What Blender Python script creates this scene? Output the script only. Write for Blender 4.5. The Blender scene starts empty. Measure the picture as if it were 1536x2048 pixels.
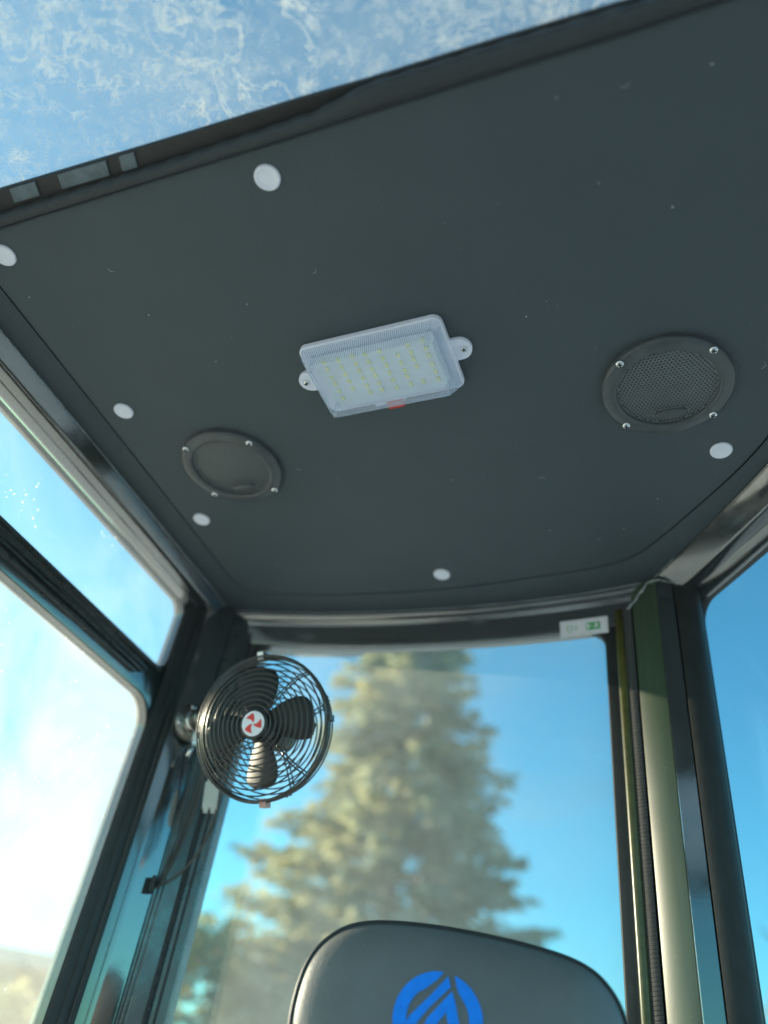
import bpy, bmesh, math, random
import numpy as np
from mathutils import Vector, Matrix
random.seed(7); RNG = np.random.default_rng(7)
R = math.radians
scene = bpy.context.scene
COL = scene.collection
Z0 = 1.75                     # height of the lens above the ground; interior sizes are relative to it

# ------------------------------------------------------------------ camera
cam_d = bpy.data.cameras.new('camera'); cam = bpy.data.objects.new('camera', cam_d); COL.objects.link(cam)
cr = Vector((0.921, 0.368, 0.132)); cu = Vector((0.137, -0.621, 0.772)); cf = Vector((-0.366, 0.693, 0.622))
cf.normalize(); cr = (cr - cf * cr.dot(cf)).normalized(); cu = cr.cross(cf)
m = Matrix((cr, cu, -cf)).transposed().to_4x4(); m.translation = (0, 0, Z0)
cam.matrix_world = m
cam_d.sensor_fit = 'VERTICAL'; cam_d.sensor_height = 24.0; cam_d.lens = 24.0 * 1525 / 2048
cam_d.clip_start = 0.02; cam_d.clip_end = 6000
cam_d.dof.use_dof = True; cam_d.dof.focus_distance = 1.0; cam_d.dof.aperture_fstop = 1.08
scene.camera = cam

# ------------------------------------------------------------------ light
SUN_AZ, SUN_EL = R(-83), R(13)          # azimuth from +Y (rear of the cab), negative = left
sd = Vector((math.sin(SUN_AZ) * math.cos(SUN_EL), math.cos(SUN_AZ) * math.cos(SUN_EL), math.sin(SUN_EL)))
world = bpy.data.worlds.new('World'); scene.world = world; world.use_nodes = True
nt = world.node_tree; bg = nt.nodes['Background']
sky = nt.nodes.new('ShaderNodeTexSky'); sky.sky_type = 'NISHITA'; sky.sun_disc = False
sky.sun_elevation = SUN_EL; sky.sun_rotation = SUN_AZ
sky.altitude = 0; sky.air_density = 1.0; sky.dust_density = .4; sky.ozone_density = 2.0
tint = nt.nodes.new('ShaderNodeMix'); tint.data_type = 'RGBA'; tint.blend_type = 'MULTIPLY'; tint.inputs[0].default_value = 1.0
tint.inputs[7].default_value = (.43, 1.09, 1.15, 1)      # the camera's cool rendering of the clear sky, the same all over
nt.links.new(sky.outputs[0], tint.inputs[6]); nt.links.new(tint.outputs[2], bg.inputs[0]); bg.inputs[1].default_value = 0.09
sl = bpy.data.lights.new('sun', 'SUN'); sl.energy = 5.0; sl.angle = R(0.53); sl.color = (1.0, 0.85, 0.62)
so = bpy.data.objects.new('sun', sl); COL.objects.link(so); so.rotation_euler = sd.to_track_quat('Z', 'Y').to_euler()
so.location = (-20, 8, 20)
scene.view_settings.view_transform = 'Standard'; scene.view_settings.look = 'None'
scene.view_settings.exposure = 1.55; scene.view_settings.gamma = 1.0
scene.view_settings.use_curve_mapping = False
scene.render.engine = 'CYCLES'
scene.cycles.max_bounces = 10; scene.cycles.transparent_max_bounces = 24; scene.cycles.diffuse_bounces = 5

# ------------------------------------------------------------------ materials
def newmat(name):
    mt = bpy.data.materials.new(name); mt.use_nodes = True
    return mt, mt.node_tree, mt.node_tree.nodes['Principled BSDF']
def noise(t, scale, detail=4, rough=.6, dist=0, coord=None, vec='Object'):
    n = t.nodes.new('ShaderNodeTexNoise'); n.inputs['Scale'].default_value = scale
    n.inputs['Detail'].default_value = detail; n.inputs['Roughness'].default_value = rough
    n.inputs['Distortion'].default_value = dist
    if coord is None:
        coord = t.nodes.new('ShaderNodeTexCoord').outputs[vec]
    t.links.new(coord, n.inputs['Vector'])
    return n
def ramp(t, fac, stops):
    r = t.nodes.new('ShaderNodeValToRGB'); e = r.color_ramp.elements
    while len(e) < len(stops): e.new(.5)
    for i, (p, c) in enumerate(stops):
        e[i].position = p; e[i].color = (*c, 1) if isinstance(c, tuple) else (c, c, c, 1)
    t.links.new(fac, r.inputs[0]); return r
def math_node(t, op, a, b=None):
    n = t.nodes.new('ShaderNodeMath'); n.operation = op
    for i, v in enumerate((a, b)):
        if v is None: continue
        if isinstance(v, (int, float)): n.inputs[i].default_value = v
        else: t.links.new(v, n.inputs[i])
    return n.outputs[0]
def bump(t, p, h, strength=.2, dist=.002):
    b = t.nodes.new('ShaderNodeBump'); b.inputs['Strength'].default_value = strength; b.inputs['Distance'].default_value = dist
    t.links.new(h, b.inputs['Height']); t.links.new(b.outputs[0], p.inputs['Normal'])
def simple(name, col, rough=.5, metal=0, nscale=None, var=.25, bumps=None, spec=.5, coat=0):
    mt, t, p = newmat(name)
    p.inputs['Roughness'].default_value = rough; p.inputs['Metallic'].default_value = metal
    p.inputs['Specular IOR Level'].default_value = spec
    if coat: p.inputs['Coat Weight'].default_value = coat; p.inputs['Coat Roughness'].default_value = .06
    if nscale:
        n = noise(t, nscale)
        lo = tuple(c * (1 - var) for c in col); hi = tuple(min(1, c * (1 + var)) for c in col)
        r = ramp(t, n.outputs[0], [(.3, lo), (.7, hi)]); t.links.new(r.outputs[0], p.inputs['Base Color'])
    else: p.inputs['Base Color'].default_value = (*col, 1)
    if bumps:
        n2 = noise(t, bumps[0], 3); bump(t, p, n2.outputs[0], bumps[1], bumps[2])
    return mt
M = {}
def vinyl(name, col, grain, lint=True):
    mt, t, p = newmat(name)
    v = t.nodes.new('ShaderNodeTexVoronoi'); v.inputs['Scale'].default_value = grain
    tc = t.nodes.new('ShaderNodeTexCoord'); t.links.new(tc.outputs['Object'], v.inputs['Vector'])
    n = noise(t, 9, 5, coord=tc.outputs['Object'])
    r = ramp(t, n.outputs[0], [(.3, tuple(c * .96 for c in col)), (.7, tuple(c * 1.04 for c in col))])
    src = r.outputs[0]
    if lint:                              # dust specks stuck to the cloth
        v2 = t.nodes.new('ShaderNodeTexVoronoi'); v2.inputs['Scale'].default_value = 42
        t.links.new(tc.outputs['Object'], v2.inputs['Vector'])
        dn = noise(t, 13, 2, coord=tc.outputs['Object'])
        dots = ramp(t, v2.outputs['Distance'], [(.028, 1.0), (.05, 0.0)])
        msk = ramp(t, dn.outputs[0], [(.52, 0.0), (.64, .55)])
        f = math_node(t, 'MULTIPLY', dots.outputs[0], msk.outputs[0])
        mx = t.nodes.new('ShaderNodeMix'); mx.data_type = 'RGBA'
        t.links.new(f, mx.inputs[0]); t.links.new(src, mx.inputs[6]); mx.inputs[7].default_value = (.55, .55, .53, 1)
        src = mx.outputs[2]
    t.links.new(src, p.inputs['Base Color']); p.inputs['Roughness'].default_value = .62
    p.inputs['Specular IOR Level'].default_value = .35
    bump(t, p, v.outputs['Distance'], .5, .0008)
    return mt
M['headliner'] = vinyl('charcoal_headliner', (.069, .088, .097), 520)
M['border'] = vinyl('headliner_edge', (.063, .080, .090), 520)
M['roll'] = vinyl('leatherette_trim', (.045, .052, .056), 330, False)
def paint(name, col, rough, coat=1.0, ior=1.85):
    mt, t, p = newmat(name)
    n = noise(t, 14, 6); r = ramp(t, n.outputs[0], [(.3, tuple(c * .8 for c in col)), (.75, tuple(c * 1.3 for c in col))])
    t.links.new(r.outputs[0], p.inputs['Base Color'])
    n2 = noise(t, 40, 5); rr = ramp(t, n2.outputs[0], [(.35, rough * .7), (.8, rough * 1.6)])
    t.links.new(rr.outputs[0], p.inputs['Roughness']); p.inputs['Specular IOR Level'].default_value = 1.0; p.inputs['IOR'].default_value = ior; p.inputs['Coat Weight'].default_value = coat; p.inputs['Coat Roughness'].default_value = .05
    n3 = noise(t, 260, 2); bump(t, p, n3.outputs[0], .06, .0008)
    return mt
M['paint'] = paint('black_gloss_paint', (.020, .026, .028), .12)
M['paint_satin'] = paint('black_satin_paint', (.030, .037, .039), .33, .3, 1.6)
def reflection_dusty():  # reflected green light put into the base colour; streaks and specks are dust
    mt, t, p = newmat('reflection_green_dusty_paint')
    tc = t.nodes.new('ShaderNodeTexCoord'); mp = t.nodes.new('ShaderNodeMapping'); mp.inputs['Scale'].default_value = (60, 60, 2.2)
    t.links.new(tc.outputs['Object'], mp.inputs[0])
    n = noise(t, 1.5, 5, .6, 0, mp.outputs[0]); n2 = noise(t, 260, 3, .6, 0, tc.outputs['Object'])
    r = ramp(t, n.outputs[0], [(.3, (.034, .056, .038)), (.7, (.056, .084, .050))])
    sp = ramp(t, n2.outputs[0], [(.66, 0.0), (.74, .5)])
    mx = t.nodes.new('ShaderNodeMix'); mx.data_type = 'RGBA'; t.links.new(sp.outputs[0], mx.inputs[0]); t.links.new(r.outputs[0], mx.inputs[6]); mx.inputs[7].default_value = (.25, .24, .17, 1)
    t.links.new(mx.outputs[2], p.inputs['Base Color']); p.inputs['Roughness'].default_value = .34
    p.inputs['Specular IOR Level'].default_value = .55; return mt
M['reflection_dusty'] = reflection_dusty()
M['rubber'] = simple('black_rubber', (.018, .020, .021), .5, nscale=60, bumps=(400, .2, .0006))
def ribbed(name, col):
    mt, t, p = newmat(name)
    w = t.nodes.new('ShaderNodeTexWave'); w.wave_type = 'BANDS'; w.bands_direction = 'Z'; w.inputs['Scale'].default_value = 60
    w.inputs['Distortion'].default_value = 1.2; w.inputs['Detail'].default_value = 2
    tc = t.nodes.new('ShaderNodeTexCoord'); t.links.new(tc.outputs['Object'], w.inputs['Vector'])
    p.inputs['Base Color'].default_value = (*col, 1); p.inputs['Roughness'].default_value = .55
    bump(t, p, w.outputs[1], .6, .002); return mt
M['ribbed'] = ribbed('ribbed_edge_rubber', (.04, .043, .047))
M['white_cap'] = simple('white_plastic_cap', (.84, .85, .94), .45, nscale=50, var=.05)
M['lamp_white'] = simple('white_lamp_plastic', (.82, .84, .95), .4, nscale=30, var=.04)
M['steel'] = simple('bright_screw_steel', (.75, .77, .78), .22, 1.0)
M['dark_metal'] = simple('black_wire_enamel', (.035, .033, .030), .28, 0, spec=.8)
M['gunmetal'] = simple('gunmetal_casting', (.28, .27, .24), .28, 1.0, nscale=60)
M['motor'] = simple('black_motor_plastic', (.030, .029, .028), .4, nscale=80)
M['blade'] = simple('grey_black_blade', (.040, .042, .044), .6, nscale=30)
M['speaker_ring'] = simple('speaker_black_plastic', (.075, .086, .090), .36, nscale=40, var=.2, bumps=(500, .1, .0004))
M['speaker_grille'] = simple('speaker_grille_plastic', (.16, .18, .185), .42)
M['black'] = simple('speaker_cavity_black', (.006, .006, .006), .9)
M['red'] = simple('red_plastic', (.70, .035, .022), .4)
M['red_print'] = simple('red_print', (.75, .05, .04), .5)
M['white_print'] = simple('white_sticker_film', (.82, .80, .86), .4)
M['green_print'] = simple('green_print', (.02, .36, .08), .5)
M['grey_print'] = simple('pale_grey_print', (.45, .52, .50), .5)
M['blue_print'] = simple('blue_emblem_vinyl', (.001, .24, .95), .45, nscale=120, var=.08, bumps=(700, .15, .0004))
M['led'] = simple('yellow_led_chip', (.88, .88, .46), .3)
M['pcb'] = simple('white_led_board', (.78, .84, .90), .5, nscale=25, var=.06)
M['copper'] = simple('pink_plastic_clip', (.60, .33, .27), .45)
M['connector'] = simple('white_nylon_connector', (.66, .67, .62), .5, nscale=40, var=.1)
M['wire'] = simple('black_wire_insulation', (.05, .045, .04), .45)
M['sealant'] = simple('chalky_sealant', (.34, .39, .38), .9, nscale=300, var=.7, bumps=(600, .8, .002))
M['roofskin'] = simple('roof_steel', (.06, .065, .06), .4, nscale=8)
M['panel'] = simple('light_grey_side_plastic', (.55, .56, .57), .6, nscale=20)
M['floor'] = simple('grey_floor_mat', (.42, .42, .42), .8, nscale=20)
M['border_reflection'] = simple('grey_reflection_paint', (.13, .17, .19), .6, nscale=60)
M['tube'] = simple('sun_yellow_trim_tube', (.10, .092, .022), .3, nscale=90, spec=.6)  # yellow of the sunlight painted into the black tube's base colour
M['grey_fit'] = simple('grey_plastic_housing', (.30, .33, .35), .5, nscale=20)
def leather():
    mt, t, p = newmat('grey_black_vinyl_leather')
    n = noise(t, 7, 5); r = ramp(t, n.outputs[0], [(.3, (.140, .136, .132)), (.75, (.182, .176, .168))])
    t.links.new(r.outputs[0], p.inputs['Base Color']); p.inputs['Roughness'].default_value = .46
    v = t.nodes.new('ShaderNodeTexVoronoi'); v.inputs['Scale'].default_value = 420
    tc = t.nodes.new('ShaderNodeTexCoord'); t.links.new(tc.outputs['Object'], v.inputs['Vector'])
    n2 = noise(t, 30, 4, coord=tc.outputs['Object'])
    h = math_node(t, 'ADD', math_node(t, 'MULTIPLY', v.outputs['Distance'], .6), math_node(t, 'MULTIPLY', n2.outputs[0], 1.2))
    bump(t, p, h, .28, .0014); return mt
M['leather'] = leather()

def glass(name, dirt, tint=(.97, .99, .99), stains=False, spots=0.0, scale=1.0):
    """window glass: clear transmission, fresnel reflection and a film of dust that scatters light"""
    mt = bpy.data.materials.new(name); mt.use_nodes = True; t = mt.node_tree; t.nodes.clear()
    out = t.nodes.new('ShaderNodeOutputMaterial')
    tr = t.nodes.new('ShaderNodeBsdfTransparent'); tr.inputs[0].default_value = (*tint, 1)
    gl = t.nodes.new('ShaderNodeBsdfGlossy'); gl.inputs['Roughness'].default_value = .03
    lw = t.nodes.new('ShaderNodeLayerWeight'); lw.inputs[0].default_value = .5
    fr = math_node(t, 'ADD', math_node(t, 'MULTIPLY', math_node(t, 'POWER', lw.outputs['Facing'], 5.0), .8), .02)
    mx = t.nodes.new('ShaderNodeMixShader'); t.links.new(fr, mx.inputs[0])
    t.links.new(tr.outputs[0], mx.inputs[1]); t.links.new(gl.outputs[0], mx.inputs[2])
    df = t.nodes.new('ShaderNodeBsdfDiffuse'); df.inputs[0].default_value = (.8, .8, .76, 1)
    tl = t.nodes.new('ShaderNodeBsdfTranslucent'); tl.inputs[0].default_value = (.85, .85, .80, 1)
    dm = t.nodes.new('ShaderNodeMixShader'); dm.inputs[0].default_value = .6
    t.links.new(df.outputs[0], dm.inputs[1]); t.links.new(tl.outputs[0], dm.inputs[2])
    tc = t.nodes.new('ShaderNodeTexCoord'); co = tc.outputs['Object']
    n = noise(t, 4 * scale, 6, .65, .6, co); base = ramp(t, n.outputs[0], [(.3, dirt * .4), (.75, dirt * 1.6)]).outputs[0]
    fac = base
    if spots:
        v = t.nodes.new('ShaderNodeTexVoronoi'); v.inputs['Scale'].default_value = 60; t.links.new(co, v.inputs['Vector'])
        v.inputs['Randomness'].default_value = 1
        d = ramp(t, v.outputs['Distance'], [(.06, spots), (.12, 0.0)]).outputs[0]
        nn = noise(t, 11, 3, .5, 0, co); d = math_node(t, 'MULTIPLY', d, ramp(t, nn.outputs[0], [(.5, 0.0), (.6, 1.0)]).outputs[0])
        fac = math_node(t, 'ADD', fac, d)
    if stains:
        # dried water: thin wandering tide lines round blotches, plus fine speckle
        a = noise(t, 17, 4, .56, .7, co)
        ln = math_node(t, 'ABSOLUTE', math_node(t, 'SUBTRACT', a.outputs[0], .5))
        line = ramp(t, ln, [(.004, .60), (.014, 0.0)]).outputs[0]
        b = noise(t, 34, 4, .58, .8, co)
        ln2 = math_node(t, 'ABSOLUTE', math_node(t, 'SUBTRACT', b.outputs[0], .55))
        line2 = ramp(t, ln2, [(.006, .45), (.024, 0.0)]).outputs[0]
        c = noise(t, 5.0, 3, .5, .2, co); msk = ramp(t, c.outputs[0], [(.44, 0.0), (.56, .9)]).outputs[0]
        c2 = noise(t, 7.5, 4, .5, .9, co); msk2 = ramp(t, c2.outputs[0], [(.45, 0.0), (.58, .85)]).outputs[0]
        c3 = noise(t, 3.2, 3, .5, .4, co); msk3 = ramp(t, c3.outputs[0], [(.36, .45), (.58, 1.0)]).outputs[0]
        s = noise(t, 150, 4, .7, .5, co); spk = ramp(t, s.outputs[0], [(.55, 0.0), (.74, .40)]).outputs[0]
        s2 = noise(t, 38, 5, .7, 1.2, co); spk2 = ramp(t, s2.outputs[0], [(.50, 0.0), (.72, .34)]).outputs[0]
        fac = math_node(t, 'ADD', fac, math_node(t, 'MULTIPLY', line, msk))
        fac = math_node(t, 'ADD', fac, math_node(t, 'MULTIPLY', line2, msk2))
        fac = math_node(t, 'ADD', fac, math_node(t, 'MULTIPLY', math_node(t, 'ADD', spk, spk2), msk3))
    cl = math_node(t, 'MINIMUM', fac, .85)
    fm = t.nodes.new('ShaderNodeMixShader'); t.links.new(cl, fm.inputs[0])
    t.links.new(mx.outputs[0], fm.inputs[1]); t.links.new(dm.outputs[0], fm.inputs[2])
    t.links.new(fm.outputs[0], out.inputs[0]); return mt
M['glass_top'] = glass('stained_roof_glass', .15, stains=True)
M['glass_left'] = glass('dusty_side_glass', .14, spots=.5)
M['glass_left_top'] = glass('dusty_upper_side_glass', .055, spots=.6)
M['glass_rear'] = glass('rear_glass', .13)  # rear dust film thickened to stand in for glare over the trees
M['glass_right'] = glass('right_glass', .008)
def lens_mat():
    mt, t, p = newmat('clear_prismatic_lamp_cover')
    tr = t.nodes.new('ShaderNodeBsdfTransparent'); tr.inputs[0].default_value = (.93, .96, .99, 1)
    mx = t.nodes.new('ShaderNodeMixShader'); mx.inputs[0].default_value = .24
    p.inputs['Base Color'].default_value = (.84, .89, .97, 1); p.inputs['Roughness'].default_value = .12
    p.inputs['Specular IOR Level'].default_value = .9
    t.links.new(tr.outputs[0], mx.inputs[1]); t.links.new(p.outputs[0], mx.inputs[2])
    t.links.new(mx.outputs[0], t.nodes['Material Output'].inputs[0]); return mt
M['lens'] = lens_mat()

# ------------------------------------------------------------------ builders
def link(o, parent=None, keep=True):
    COL.objects.link(o)
    if parent is not None:
        o.parent = parent
        if keep:
            pm = Matrix.Identity(4); q = parent
            while q is not None:
                pm = q.matrix_parent_inverse @ Matrix.LocRotScale(q.location, q.rotation_euler, q.scale) @ pm; q = q.parent
            o.matrix_parent_inverse = pm.inverted()
    return o
def mesh(name, V, F, mat, parent=None, smooth=False, keep=True, auto=None, fixn=True):
    me = bpy.data.meshes.new(name); me.from_pydata([tuple(v) for v in V], [], [tuple(f) for f in F])
    if fixn:
        b = bmesh.new(); b.from_mesh(me); bmesh.ops.recalc_face_normals(b, faces=b.faces); b.to_mesh(me); b.free()
    if smooth or auto:
        me.polygons.foreach_set('use_smooth', [True] * len(me.polygons))
        if auto: me.set_sharp_from_angle(angle=R(auto))
    me.materials.append(M[mat] if isinstance(mat, str) else mat); me.update()
    o = bpy.data.objects.new(name, me); return link(o, parent, keep)
class MB:
    def __init__(s): s.V = []; s.F = []
    def add(s, V, F):
        k = len(s.V); s.V += [tuple(v) for v in V]; s.F += [tuple(i + k for i in f) for f in F]; return s
    def box(s, c, d, rot=None):
        hx, hy, hz = (q / 2 for q in d); vs = []
        for x in (-hx, hx):
            for y in (-hy, hy):
                for z in (-hz, hz):
                    v = Vector((x, y, z)); v = rot @ v if rot else v; vs.append(v + Vector(c))
        return s.add(vs, [(0, 1, 3, 2), (4, 6, 7, 5), (0, 4, 5, 1), (2, 3, 7, 6), (0, 2, 6, 4), (1, 5, 7, 3)])
    def tube(s, pts, r, n=8, closed=False):
        pts = [Vector(p) for p in pts]; k = len(pts); rr = r if isinstance(r, (list, tuple)) else [r] * k
        base = len(s.V); up = None
        for i, p in enumerate(pts):
            if closed: d = pts[(i + 1) % k] - pts[i - 1]
            else: d = pts[min(i + 1, k - 1)] - pts[max(i - 1, 0)]
            d.normalize()
            if up is None: up = d.orthogonal().normalized()
            else:
                up = up - d * up.dot(d); up = up.normalized() if up.length > 1e-6 else d.orthogonal().normalized()
            w = d.cross(up)
            for j in range(n):
                a = 2 * math.pi * j / n; s.V.append(tuple(p + (up * math.cos(a) + w * math.sin(a)) * rr[i]))
        for i in range(k if closed else k - 1):
            i2 = (i + 1) % k
            for j in range(n):
                j2 = (j + 1) % n
                s.F.append((base + i * n + j, base + i * n + j2, base + i2 * n + j2, base + i2 * n + j))
        if not closed:
            s.F.append(tuple(base + j for j in range(n))[::-1]); s.F.append(tuple(base + (k - 1) * n + j for j in range(n)))
        return s
    def lathe(s, prof, n=32, mtx=None, sx=1, sy=1):
        base = len(s.V); k = len(prof)
        for i in range(n):
            a = 2 * math.pi * i / n
            for r, z in prof:
                v = Vector((r * math.cos(a) * sx, r * math.sin(a) * sy, z)); v = mtx @ v if mtx else v; s.V.append(tuple(v))
        for i in range(n):
            i2 = (i + 1) % n
            for j in range(k - 1):
                s.F.append((base + i * k + j, base + i2 * k + j, base + i2 * k + j + 1, base + i * k + j + 1))
        for j in (0, k - 1):
            if prof[j][0] > 1e-6: s.F.append(tuple(base + i * k + j for i in range(n)))
        return s
    def prism(s, poly, f0, f1):
        """poly in 2D mapped by f0 / f1 to the two caps"""
        n = len(poly); base = len(s.V)
        s.V += [tuple(f0(*p)) for p in poly] + [tuple(f1(*p)) for p in poly]
        s.F.append(tuple(range(base, base + n))); s.F.append(tuple(range(base + 2 * n - 1, base + n - 1, -1)))
        for i in range(n):
            j = (i + 1) % n; s.F.append((base + i, base + n + i, base + n + j, base + j))
        return s
    def build(s, name, mat, parent=None, **k): return mesh(name, s.V, s.F, mat, parent, **k)
def thing(name, loc, label, cat, group=None, rz=0):
    o = bpy.data.objects.new(name, None); o.location = loc; o.rotation_euler = (0, 0, rz); o.empty_display_size = .05
    COL.objects.link(o); o['label'] = label; o['category'] = cat
    if group: o['group'] = group
    return o
def copy_tree(o, parent=None):
    c = o.copy(); COL.objects.link(c); c.parent = parent
    for ch in list(o.children): copy_tree(ch, c)
    return c
def lerp_path(pts, step):
    out = [Vector(pts[0])]
    for a, b in zip(pts[:-1], pts[1:]):
        a, b = Vector(a), Vector(b); n = max(1, int((b - a).length / step))
        out += [a.lerp(b, i / n) for i in range(1, n + 1)]
    return out
def chaikin(pts, it=2, closed=False):
    pts = [Vector(p) for p in pts]
    for _ in range(it):
        q = []
        rng = range(len(pts) if closed else len(pts) - 1)
        for i in rng:
            a, b = pts[i], pts[(i + 1) % len(pts)]
            q += [a * .75 + b * .25, a * .25 + b * .75]
        pts = q if closed else [pts[0]] + q + [pts[-1]]
    return pts
def sweep2d(path, prof, z, closed=False):
    """path: 2D points; prof: (outward offset, dz) pairs; outward = left of travel"""
    V = []; F = []; k = len(prof); n = len(path)
    for i, p in enumerate(path):
        d = Vector(path[(i + 1) % n if closed else min(i + 1, n - 1)]) - Vector(path[i - 1 if (closed or i) else 0])
        d.normalize(); o = Vector((-d.y, d.x))
        for (u, w) in prof: V.append((p[0] + o.x * u, p[1] + o.y * u, z + w))
    for i in range(n if closed else n - 1):
        i2 = (i + 1) % n
        for j in range(k - 1): F.append((i * k + j, i2 * k + j, i2 * k + j + 1, i * k + j + 1))
    return V, F
H = Z0 + .796                                  # ceiling height
ZF = Z0 - 1.0                                  # cab floor

# ------------------------------------------------------------------ ground
def ground_mat():
    mt, t, p = newmat('gravel_and_dry_grass')
    n = noise(t, .35, 8, .65); r = ramp(t, n.outputs[0], [(.35, (.45, .48, .50)), (.5, (.51, .53, .54)), (.65, (.41, .43, .40))])
    t.links.new(r.outputs[0], p.inputs['Base Color']); p.inputs['Roughness'].default_value = .9
    n2 = noise(t, 18, 6); bump(t, p, n2.outputs[0], .6, .03); return mt
M['ground'] = ground_mat()
g = mesh('ground', [(-2500, -2500, 0), (2500, -2500, 0), (2500, 2500, 0), (-2500, 2500, 0)], [(0, 1, 2, 3)], 'ground')
g['kind'] = 'structure'; g['label'] = 'pale gravel and dry grass ground around the machine'

# ------------------------------------------------------------------ cab
cab = thing('vehicle_cab', (-.33, .35, ZF), 'black painted machine cab with charcoal headliner and glass all round', 'vehicle cab')
P2 = lambda pts: [Vector(p) for p in pts]
E_left = P2([(-.8395, .20), (-.854, .383), (-.884, .789), (-.911, 1.121)])
E_rear = chaikin([(-.911, 1.121), (-.78, 1.152), (-.658, 1.173), (-.55, 1.184), (-.45, 1.19), (-.35, 1.192), (-.255, 1.189), (-.17, 1.182), (-.075, 1.166)], 2)
E_right = chaikin([(-.075, 1.166), (.015, 1.046), (.115, .903), (.185, .785), (.222, .66), (.232, .52), (.235, .2)], 2)
S_left = P2([(-.792, .245), (-.802, .33), (-.8445, .96), (-.847, 1.0), (-.846, 1.03), (-.838, 1.055), (-.82, 1.073)])
S_rear = chaikin([(-.82, 1.073), (-.72, 1.098), (-.631, 1.113), (-.53, 1.123), (-.43, 1.128), (-.33, 1.125), (-.24, 1.119), (-.15, 1.112), (-.105, 1.10), (-.064, 1.07), (.02, .977), (.092, .892), (.15, .795), (.182, .68), (.19, .55), (.192, .30)], 2)
F_line = lambda x: .2895 + (x - 0) * .0405 if x < 0 else .2895 + x * .02
G = .0016
# centre panel of the headliner (rounded lip along the seam)
seam = S_left + S_rear[1:]
front = [Vector((x, F_line(x))) for x in np.linspace(.192, -.792, 24)]
outline = seam[:]
outline[0] = Vector((-.792, F_line(-.792))); outline[-1] = Vector((.192, F_line(.192)))
outline += front[1:-1]
def inset(poly, d):
    n = len(poly); out = []
    for i in range(n):
        t_ = (poly[(i + 1) % n] - poly[i - 1]).normalized(); out.append(poly[i] - Vector((-t_.y, t_.x)) * d)
    return out
area = sum(outline[i].x * outline[(i + 1) % len(outline)].y - outline[(i + 1) % len(outline)].x * outline[i].y for i in range(len(outline)))
if area > 0: outline.reverse()                 # clockwise: outward = left of travel
V = []; F = []; n = len(outline)
rings = [(.0, .004), (.0, .0005), (.0012, -.0006), (.004, -.001)]
for d, dz in rings: V += [(p.x, p.y, H + dz) for p in inset(outline, d + G)]
for k in range(len(rings) - 1):
    for i in range(n): F.append((k * n + i, k * n + (i + 1) % n, (k + 1) * n + (i + 1) % n, (k + 1) * n + i))
F.append(tuple(range((len(rings) - 1) * n, len(rings) * n)))
headliner = mesh('headliner', V, F, 'headliner', cab, auto=35)
# border of the headliner between seam and frame: a strip joined to the edge path
def strip_between(A, B, n=120):
    def resample(P, n):
        L = [0]
        for a, b in zip(P[:-1], P[1:]): L.append(L[-1] + (b - a).length)
        out = []
        for s in np.linspace(0, L[-1], n):
            k = min(max(np.searchsorted(L, s) - 1, 0), len(P) - 2); f = (s - L[k]) / max(1e-9, L[k + 1] - L[k]); out.append(P[k].lerp(P[k + 1], f))
        return out
    A, B = resample(A, n), resample(B, n); V = []; F = []
    for a, b in zip(A, B):
        o = (b - a).normalized()
        a2 = a + o * G
        V += [(a2.x, a2.y, H + .004), (a2.x, a2.y, H + .0008), (a2.x + o.x * .0015, a2.y + o.y * .0015, H), (b.x + o.x * .004, b.y + o.y * .004, H)]
    for i in range(n - 1):
        for j in range(3): F.append((4 * i + j, 4 * i + 4 + j, 4 * i + 5 + j, 4 * i + 1 + j))
    return V, F
iL = 0
V, F = strip_between([Vector((-.792, F_line(-.792)))] + S_left[1:4], [Vector((-.845, F_line(-.845)))] + E_left[1:], 60)
bl = mesh('headliner_edge', V, F, 'border', cab, auto=40)
V, F = strip_between(S_left[3:] + S_rear[1:40], E_rear, 120)
# split of the rear/right seam at the corner: nearest point to the pillar
ic = min(range(len(S_rear)), key=lambda i: (S_rear[i] - Vector((-.088, 1.088))).length)
V, F = strip_between(S_left[3:] + S_rear[1:ic + 1], E_rear, 120); mesh('headliner_edge', V, F, 'border', cab, auto=40)
V, F = strip_between(S_rear[ic:], E_right, 120); mesh('headliner_edge', V, F, 'border', cab, auto=40)
# dark backing above the groove and roof skin
V = [(p.x, p.y, H + .0042) for p in inset(outline, -.012)]
mesh('headliner_backing', V, [tuple(range(len(V)))], 'black', cab)
roof_out = [Vector(p) for p in [(-.93, .232), (-.60, .245), (-.30, .266), (.05, .285), (.33, .292), (.32, .7), (.24, .93), (.02, 1.22), (-.08, 1.26), (-.35, 1.28), (-.66, 1.26), (-1.0, 1.14)]]
b = MB(); b.prism([(p.x, p.y) for p in roof_out], lambda x, y: (x, y, H + .012), lambda x, y: (x * .98 - .006, y * .985 + .005 if y > .5 else y + .07, H + .075)); b.build('roof_skin', 'roofskin', cab)

# white plastic fastener caps of the headliner (sub-parts)
for (x, y) in [(-.377, .3075), (-.757, .2925), (-.774, .567), (-.800, .832), (-.429, 1.077), (.056, .861)]:
    b = MB(); mt = Matrix.Translation((x, y, H - .001)) @ Matrix.Rotation(random.uniform(-.04, .04), 4, 'X') @ Matrix.Rotation(random.uniform(-.05, .05), 4, 'Y')
    b.lathe([(.0142, .004), (.0150, -.0006), (.0149, -.0022), (.0139, -.0033), (.0124, -.0034), (.0112, -.0027), (.006, -.0030), (0, -.0031)], 28, mt)
    b.build('fastener_cap', 'white_cap', headliner, smooth=True)

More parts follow.
